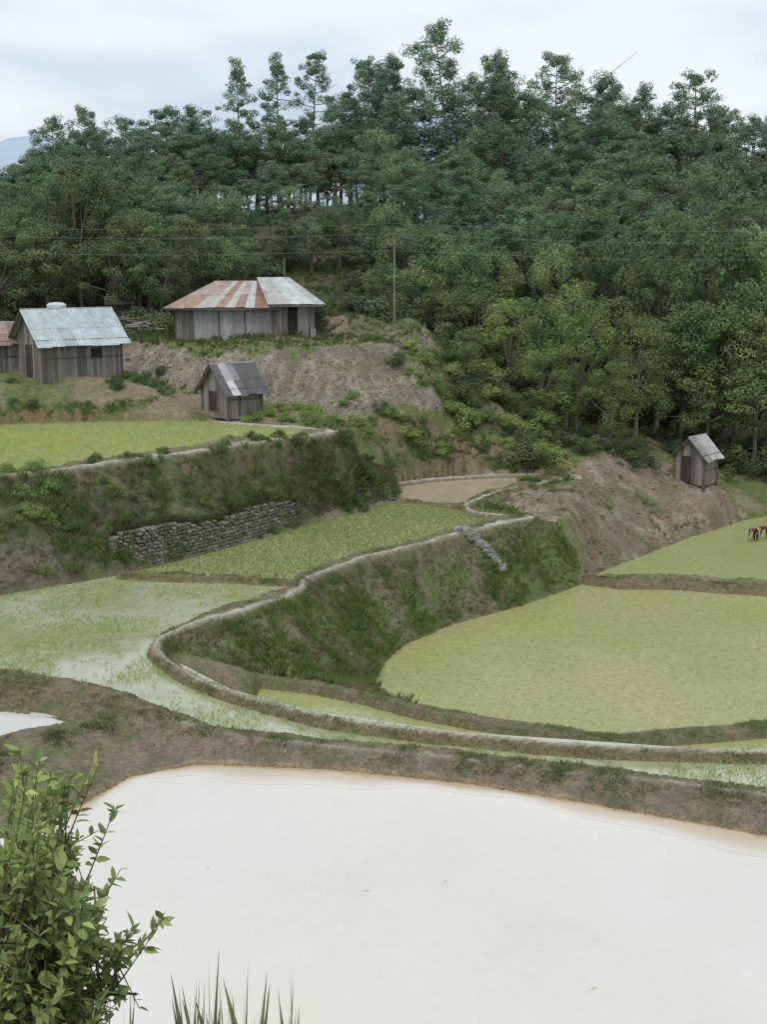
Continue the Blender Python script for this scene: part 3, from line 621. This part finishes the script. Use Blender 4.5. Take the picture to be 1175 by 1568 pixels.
sheet(b,fr.p(-.3,-.3,1.5),fr.p(1.8,-.3,1.5),fr.p(1.8,.65,2.1),fr.p(-.3,.65,2.1),[(.1,.09,.08)]); sheet(b,fr.p(1.8,1.5,1.5),fr.p(-.3,1.5,1.5),fr.p(-.3,.65,2.1),fr.p(1.8,.65,2.1),[(.1,.09,.08)]); b.out('open_shelter',MW)
b=Bd()
for i in range(110):
    s0=un(rng.uniform(170,255),rng.uniform(500,514),10.3); a=rng.uniform(-.5,.5); l=rng.uniform(.5,1.); z=float(gz(s0[0],s0[1]))+rng.uniform(.02,.9)
    v,f=tube([(s0[0]-math.cos(a)*l/2,s0[1]-math.sin(a)*l/2,z),(s0[0]+math.cos(a)*l/2,s0[1]+math.sin(a)*l/2,z+rng.uniform(-.15,.15))],[.06,.05],6); b.add(v,f,tuple(np.array((.26,.22,.18))*rng.uniform(.5,1.3)))
b.out('firewood_pile',MW)
def pole(name,px,pyb,zb,pyt,r):
    x,y,_=un(px,pyb,zb); z0=float(gz(x,y))-.3; zt=topz(pyt,y); v,f=tube([(x,y,z0),(x,y,zt)],[r,r*.7],7); b=Bd(); b.add(v,f,(.28,.26,.23)); 
    if 'utility' in name: b.box((x-.5,y-.12,zt-.35),(1.0,0,0),(0,.06,0),(0,0,.06),(.2,.18,.15)); [b.box((x+q,y-.1,zt-.28),(.05,0,0),(0,.05,0),(0,0,.12),(.4,.4,.38)) for q in (-.45,0.02,.4)]
    b.out(name,MW); return x,y,zt
pole('utility_pole',604,511,10.4,366,.055)
for p in ((650,566,8.6,494,.05),(437,498,10.4,395,.05),(104,470,10.6,345,.045),(138,470,10.6,350,.04)): pole('wooden_post',*p)
m_,nt,bb,oo=newmat('wire'); bb.inputs['Base Color'].default_value=(.3,.32,.31,1)
for i,(ya,yb) in enumerate(((347,352),(358,372),(383,398))):
    cu=bpy.data.curves.new('power_line','CURVE'); cu.dimensions='3D'; cu.bevel_depth=.006; sp=cu.splines.new('POLY'); n=40; sp.points.add(n)
    for k in range(n+1):
        t=k/n; px=-250+1700*t; d=83.; py=ya+(yb-ya)*t; s=(t*2)%1.; z=topz(py,d)-.5*math.sin(math.pi*s)*.9+.3
        sp.points[k].co=(pxx(px,d,z),d,z,1)
    cu.materials.append(m_); o=bpy.data.objects.new('power_line',cu); COLL.objects.link(o)
# ---------- stones ----------
import bmesh
def stone_v():
    bm=bmesh.new(); bmesh.ops.create_cube(bm,size=1); bmesh.ops.bevel(bm,geom=bm.edges[:],offset=.18,segments=1,affect='EDGES')
    v=np.array([q.co[:] for q in bm.verts]); f=[[q.index for q in p.verts] for p in bm.faces]; bm.free(); return v,f
SV,SF=stone_v()
def stones(name,items):
    V=[];T3=[];T4=[];Cc=[];o=0
    for (x,y,z,sx,sy,sz,yaw,c) in items:
        v=SV*(1+rng.normal(0,.06,SV.shape))*np.array([sx,sy,sz]); ca,sa=math.cos(yaw),math.sin(yaw)
        v=np.stack([v[:,0]*ca-v[:,1]*sa+x,v[:,0]*sa+v[:,1]*ca+y,v[:,2]+z],-1); V.append(v); Cc.append(np.tile(c,(len(v),1)))
        for q in SF: (T3 if len(q)==3 else T4).append([k+o for k in q])
        o+=len(v)
    fs=[np.array(t) for t in (T3,T4) if t]; return mk(name,np.concatenate(V),fs,np.concatenate(Cc),[MS])
def scol():
    return (np.array((.225,.21,.17)) if rng.random()<.6 else np.array((.16,.17,.105)))*rng.uniform(.7,1.15)
wl=np.array(line([(178,876),(230,866),(300,849),(380,827),(460,803),(530,785),(597,768)],3.0)); seg=np.hypot(*np.diff(wl[:,:2],axis=0).T); cs=np.concatenate([[0],np.cumsum(seg)]); it=[]; tops=[]
for r in range(11):
    s=rng.uniform(0,.2)
    while s<cs[-1]-.1:
        w=rng.uniform(.12,.30); x=np.interp(s+w/2,cs,wl[:,0]);y=np.interp(s+w/2,cs,wl[:,1]); i=max(min(np.searchsorted(cs,s+w/2)-1,len(seg)-1),0); yaw=math.atan2(wl[i+1,1]-wl[i,1],wl[i+1,0]-wl[i,0])
        k=s/cs[-1]; dpt=.4+.12*r; lim=10.0-3.5*k+1.0*math.sin(s*.9)
        if r<lim+rng.normal(0,.4):
            dd=.045*r+dpt/2-.25-.05
            it.append((x-math.sin(yaw)*dd,y+math.cos(yaw)*dd+rng.normal(0,.02),3.05+r*.14,w*1.0,dpt,.145,yaw+rng.normal(0,.04),scol()))
            if r>lim-1.5: tops.append((x-math.sin(yaw)*(.045*r+.1),y+math.cos(yaw)*(.045*r+.1),3.05+r*.14))
        s+=w
for r in range(10):
    for k in range(6): it.append((wl[0,0]-.1,wl[0,1]-.05+k*.3,3.05+r*.14,.3,.3,.145,rng.normal(0,.1),scol()))
stones('stone_retaining_wall',it)
tp_=np.array(tops); tp_=tp_[rng.integers(0,len(tp_),1600)]+rng.normal(0,.06,(1600,3)); blades('wall_top_grass',tp_,rng.uniform(.12,.32,1600),.012,7,1.1,mixc(np.zeros((1600,3))+C(.18,.25,.08),C(.26,.23,.12),rng.random(1600)),.12)
it=[]
for _ in range(230):
    px=rng.uniform(698,772);py=rng.uniform(816,872); lo=3.25-(py-812)/60*1.7
    p=un(px,py,lo); it.append((p[0],p[1],float(gz(p[0],p[1]))+.09,rng.uniform(.12,.32),rng.uniform(.15,.3),rng.uniform(.12,.26),rng.uniform(0,3),np.array((.29,.285,.25))*rng.uniform(.5,1.2)))
stones('embankment_stones',it)
it=[]
x,y=rpts(gravel,10)
for a,c in zip(x,y): s=rng.uniform(.03,.11); it.append((a,c,float(gz(a,c))+s*.2,s*1.3,s,s*.8,rng.uniform(0,3),np.array((.24,.21,.165))*rng.uniform(.6,1.25)))
x,y=rpts(mound,2.0)
for a,c in zip(x,y): s=rng.uniform(.04,.16); it.append((a,c,float(gz(a,c))+s*.2,s*1.3,s,s*.8,rng.uniform(0,3),np.array((.24,.19,.14))*rng.uniform(.6,1.35)))
stones('rubble',it)
b=Bd()
for px,py,l in ((555,1365,.14),(905,1515,.12),(315,1328,.1),(680,1350,.07)):
    p=un(px,py,ZP); a=rng.uniform(-.6,.6); v,f=tube([(p[0],p[1],ZP+.004),(p[0]+l*.5*math.cos(a),p[1]+l*.5*math.sin(a),ZP+.012),(p[0]+l*math.cos(a),p[1]+l*math.sin(a)+.03,ZP+.004)],[.003,.005,.003],5); b.add(v,f,(.38,.33,.26))
b.out('floating_twigs',MW)
# ---------- people ----------
def person(name,loc,yaw,pose,shirt,trouser,scale=1.):
    J=[];E=[];R=[];Lb=[]
    def j(p,r,l): J.append(p);R.append(r);Lb.append(l);return len(J)-1
    def e_(a,c): E.append((a,c))
    if pose=='bend':
        pel=j((0,0,.88),.17,1); w1=j((.12,0,.98),.16,0); ch=j((.32,0,1.03),.18,0); nk=j((.47,0,1.02),.06,2); hd0=j((.55,0,.99),.085,2); hd=j((.64,0,.95),.10,3); sh=(.38,1.02); elb=(.42,.72); wr=(.5,.42); kn=(.04,.48); an=(-.06,.08); to=(.12,.04)
    else:
        pel=j((0,0,.28),.15,1); w1=j((.03,0,.42),.13,0); ch=j((.12,0,.62),.15,0); nk=j((.17,0,.76),.06,2); hd0=j((.19,0,.82),.085,2); hd=j((.2,0,.91),.10,3); sh=(.13,.68); elb=(.3,.45); wr=(.48,.42); kn=(.42,.48); an=(.22,.08); to=(.4,.04)
    e_(pel,w1);e_(w1,ch);e_(ch,nk);e_(nk,hd0);e_(hd0,hd)
    for s in (-1,1):
        a=j((sh[0],s*.17,sh[1]),.065,0); c=j((elb[0],s*.21,elb[1]),.045,0); d=j((wr[0],s*.15,wr[1]),.03,2); e_(ch,a);e_(a,c);e_(c,d)
        h=j((wr[0]+.05,s*.15,wr[1]-.07),.035,2); e_(d,h)
        for q in range(5):
            t=j((wr[0]+.08+.01*(q%2),s*.15+(q-2)*.022,wr[1]-.14-.012*(2-abs(q-2))),.01,2); e_(h,t)
        hp=j((0,s*.11,J[pel][2]-.04),.11,1); e_(pel,hp)
        k=j((kn[0],s*.15,kn[1]),.08,1); an_=j((an[0],s*.15,an[1]),.045,2); t=j((to[0],s*.17,to[1]),.035,2); e_(hp,k);e_(k,an_);e_(an_,t)
    me=bpy.data.meshes.new(name); me.from_pydata([Vector(p) for p in J],E,[]); o=bpy.data.objects.new(name,me); COLL.objects.link(o)
    o.modifiers.new('s','SKIN')
    for i,sv in enumerate(me.skin_vertices[0].data): sv.radius=(R[i],R[i]); sv.use_root=(i==0)
    sb=o.modifiers.new('d','SUBSURF'); sb.levels=2; sb.render_levels=2
    dg=bpy.context.evaluated_depsgraph_get(); m2=bpy.data.meshes.new_from_object(o.evaluated_get(dg)); o.modifiers.clear(); o.data=m2
    JJ=np.array(J); cl=[shirt,trouser,(.22,.12,.075),(.015,.012,.01)]
    m2.materials.clear()
    for i,c in enumerate(cl):
        mm,nt,bb,oo=newmat(name+'_'+('shirt','trousers','skin','hair')[i]); bb.inputs['Roughness'].default_value=.8; n=noise(nt,14,3); nt.links.new(mixn(nt,maprange(nt,n.outputs[0],.3,.7,0,1),tuple(x*.8 for x in c),tuple(x*1.2 for x in c)),bb.inputs['Base Color']); m2.materials.append(mm)
    for p in m2.polygons:
        p.use_smooth=True; i=int(np.argmin(np.linalg.norm(JJ-np.array(p.center),axis=1))); p.material_index=Lb[i]
    o.location=loc; o.rotation_euler=(0,0,yaw); o.scale=(scale,)*3
p=un(1158,829,.1); person('rice_farmer',(p[0],p[1],0),3.6,'bend',(.11,.03,.035),(.04,.03,.035),.78)
p=un(1180,829,.1); person('rice_farmer',(p[0],p[1]+.5,0),2.7,'bend',(.13,.035,.04),(.03,.035,.05),.75)
p=un(928,700,3.7); person('seated_farmer',(p[0],p[1],float(gz(p[0],p[1]))-.05),3.6,'sit',(.03,.03,.035),(.05,.02,.02),.95)
# ---------- mountain ----------
mx=np.linspace(-900,900,160); my=np.linspace(560,1100,40); MX,MY=np.meshgrid(mx,my)
env=np.exp(-((MY-820)/150)**2); rid=42+58*np.exp(-((MX-38)/55)**2)+44*np.exp(-((MX+215)/60)**2)+30*fbm(MX,MY*0,90,3)
MZ=env*rid-4
mm,nt,bb,oo=newmat('mountain_haze'); n=noise(nt,.03,8); nt.links.new(mixn(nt,maprange(nt,n.outputs[0],.35,.65,0,1),(.36,.45,.53),(.41,.50,.57)),bb.inputs['Base Color']); bb.inputs['Roughness'].default_value=1  # distance haze painted in as a pale blue-grey base colour
mk('mountain',np.stack([MX,MY,MZ],-1).reshape(-1,3),(lambda a:np.stack([a[:-1,:-1],a[:-1,1:],a[1:,1:],a[1:,:-1]],-1).reshape(-1,4))(np.arange(160*40).reshape(40,160)),None,[mm],True)
# ---------- foreground shrub ----------
def shrub():
    base=np.array([-1.95,6.1,float(gz(-1.95,6.1))]); lv=[];lf=[];lc=[];tubes=[]; o=0
    def leaf(p,d,L,c):
        nonlocal o
        d=d/np.linalg.norm(d); s=np.cross(d,unit(np.array([rng.normal(0,.5),rng.normal(0,.5),1.]))); s/=np.linalg.norm(s)+1e-9; u=np.cross(s,d); w=L*.21
        dr=-u*L*.12 if u[2]>0 else u*L*.12
        pts=[p,p+d*L*.3+s*w+u*w*.3,p+d*L*.65+s*w*.8+u*w*.25+dr*.5,p+d*L+dr,p+d*L*.65-s*w*.8+u*w*.25+dr*.5,p+d*L*.3-s*w+u*w*.3,p+d*L*.5+dr*.25]
        lv.extend(pts); lc.extend([c]*7)
        lf.extend([(o,o+1,o+6),(o+1,o+2,o+6),(o+2,o+3,o+6),(o+3,o+4,o+6),(o+4,o+5,o+6),(o+5,o,o+6)]); o+=7
    def stem(pts,n,L0=.085):
        pts=np.array(pts); tubes.append(tube(pts,np.linspace(.009,.002,len(pts)),5)); k=np.linspace(0,1,len(pts))
        for i in range(n):
            t=1-(rng.random()**1.3)*.75; p=np.array([np.interp(t,k,pts[:,c]) for c in range(3)]); q=np.array([np.interp(min(1,t+.1),k,pts[:,c]) for c in range(3)])-np.array([np.interp(max(0,t-.1),k,pts[:,c]) for c in range(3)])
            q/=np.linalg.norm(q)+1e-9; r=unit(rng.normal(size=3)); r=r-q*(r@q); d=q*.6+unit(r)*.9+np.array([0,0,.1])
            b_=rng.uniform(.65,1.3); cc=np.array((.23,.33,.085)) if rng.random()<.5 else np.array((.36,.46,.13))
            leaf(p,d,L0*rng.uniform(.5,1.15),cc*b_)
    def T_(px,py,y): 
        dy=(784-py)/F; z=CZ+y*(-SP_+dy*CP_)/(CP_+dy*SP_); return np.array([pxx(px,y,z),y,z])
    tg=[]
    for _ in range(210):
        py=rng.uniform(1180,1600) if rng.random()<.7 else rng.uniform(1300,1600)
        xm=np.interp(py,[1160,1200,1260,1300,1340,1400,1450,1500,1600],[60,115,75,120,105,155,145,120,165])
        px=xm-abs(rng.normal(0,1))*80; tg.append((px,py,rng.uniform(5.2,6.7)))
    tg+=[(150,1172,5.8),(30,1150,5.9),(60,1165,5.9),(250,1405,5.6),(228,1440,5.6),(185,1330,5.7),(175,1240,5.7),(130,1195,5.8),(190,1450,5.6),(205,1420,5.6)]
    for px,py,y in tg:
        t=T_(px,py,y); bs=base+np.array([rng.normal(0,.15),rng.normal(0,.15),0]); mid=bs*.5+t*.5+np.array([-.1,0,.12+rng.normal(0,.06)]); m2=bs*.2+t*.8+np.array([-.03,0,.07])
        stem([bs,mid,m2,t],36)
        for _k in range(3):
            s0=mid*.3+m2*.7+rng.normal(0,.02,3); stem([s0,s0+rng.normal(0,.08,3)+[0,0,.05],s0+rng.normal(0,.13,3)+[0,0,.1]],10,.075)
    V=[];Fq=[];oo_=0
    for v,f in tubes: V.append(v);Fq.append(f+oo_);oo_+=len(v)
    nb=sum(len(f) for f in Fq)
    V.append(np.array(lv)); f3=np.array(lf)+oo_
    cols=np.concatenate([np.tile((.20,.16,.09),(oo_,1)),np.array(lc)])
    mk('leafy_shrub',np.concatenate(V),[np.concatenate(Fq),f3],cols,[MBK,MB],True,np.concatenate([np.zeros(nb),np.ones(len(f3))]))
shrub()
n=170; y=rng.uniform(5.7,6.3,n); px=rng.choice([300,310,325,345,375,440,290,180,150],n)+rng.normal(0,10,n); x=np.array([pxx(a,b_,11.) for a,b_ in zip(px,y)])
blades('tall_grass',np.stack([x,y,gz(x,y)-.02],-1),rng.uniform(.5,1.05,n),.0022,2,.12,np.tile((.36,.40,.19),(n,1)),.02)
x=rng.uniform(-6,6,5000);y=rng.uniform(2,11,5000); tufts('hillside_grass',x,y,.1,.3,(.08,.13,.03),(.14,.14,.05),seed=14,w=.008,nb=6)
# ---------- world / light / camera ----------
w=bpy.data.worlds.new('World'); SC.world=w; w.use_nodes=True; nt=w.node_tree; bg=nt.nodes['Background']
sk=nt.nodes.new('ShaderNodeTexSky'); sk.sky_type='NISHITA'; sk.sun_disc=False; EL,RO=math.radians(55),math.radians(200); sk.sun_elevation=EL; sk.sun_rotation=RO
tc=nt.nodes.new('ShaderNodeTexCoord'); mp=nt.nodes.new('ShaderNodeMapping'); mp.inputs['Scale'].default_value=(1.6,1.2,5.5); mp.inputs['Location'].default_value=(.8,.1,.3); nt.links.new(tc.outputs['Generated'],mp.inputs[0])
n=nt.nodes.new('ShaderNodeTexNoise'); n.inputs['Scale'].default_value=1.9; n.inputs['Detail'].default_value=5; n.inputs['Roughness'].default_value=.45; nt.links.new(mp.outputs[0],n.inputs['Vector'])
f=maprange(nt,n.outputs[0],.42,.58,0,1); cc=mixn(nt,f,(.56,.66,.78),(.86,.92,.96))
sc=nt.nodes.new('ShaderNodeVectorMath'); sc.operation='SCALE'; sc.inputs['Scale'].default_value=10.3; nt.links.new(cc,sc.inputs[0])
mixed=mixn(nt,.9,sk.outputs[0],sc.outputs[0]); nt.links.new(mixed,bg.inputs[0]); bg.inputs[1].default_value=.105
sl=bpy.data.lights.new('sun','SUN'); sl.energy=1.5; sl.angle=math.radians(20); sl.color=(1,.97,.92); so=bpy.data.objects.new('sun',sl); COLL.objects.link(so)
d=Vector((-math.sin(math.radians(20))*math.cos(EL),-math.cos(math.radians(20))*math.cos(EL)*.8,math.sin(EL)))
so.rotation_euler=d.to_track_quat('Z','Y').to_euler()
cam=bpy.data.cameras.new('camera'); cam.sensor_fit='VERTICAL'; cam.sensor_height=24; cam.lens=24*F/1568; cam.clip_end=6000; cam.clip_start=.1
co=bpy.data.objects.new('camera',cam); COLL.objects.link(co); co.location=(0,0,CZ); co.rotation_euler=(math.radians(90)-P,0,0); SC.camera=co
SC.view_settings.view_transform='Standard'; SC.view_settings.look='None'; SC.view_settings.exposure=0
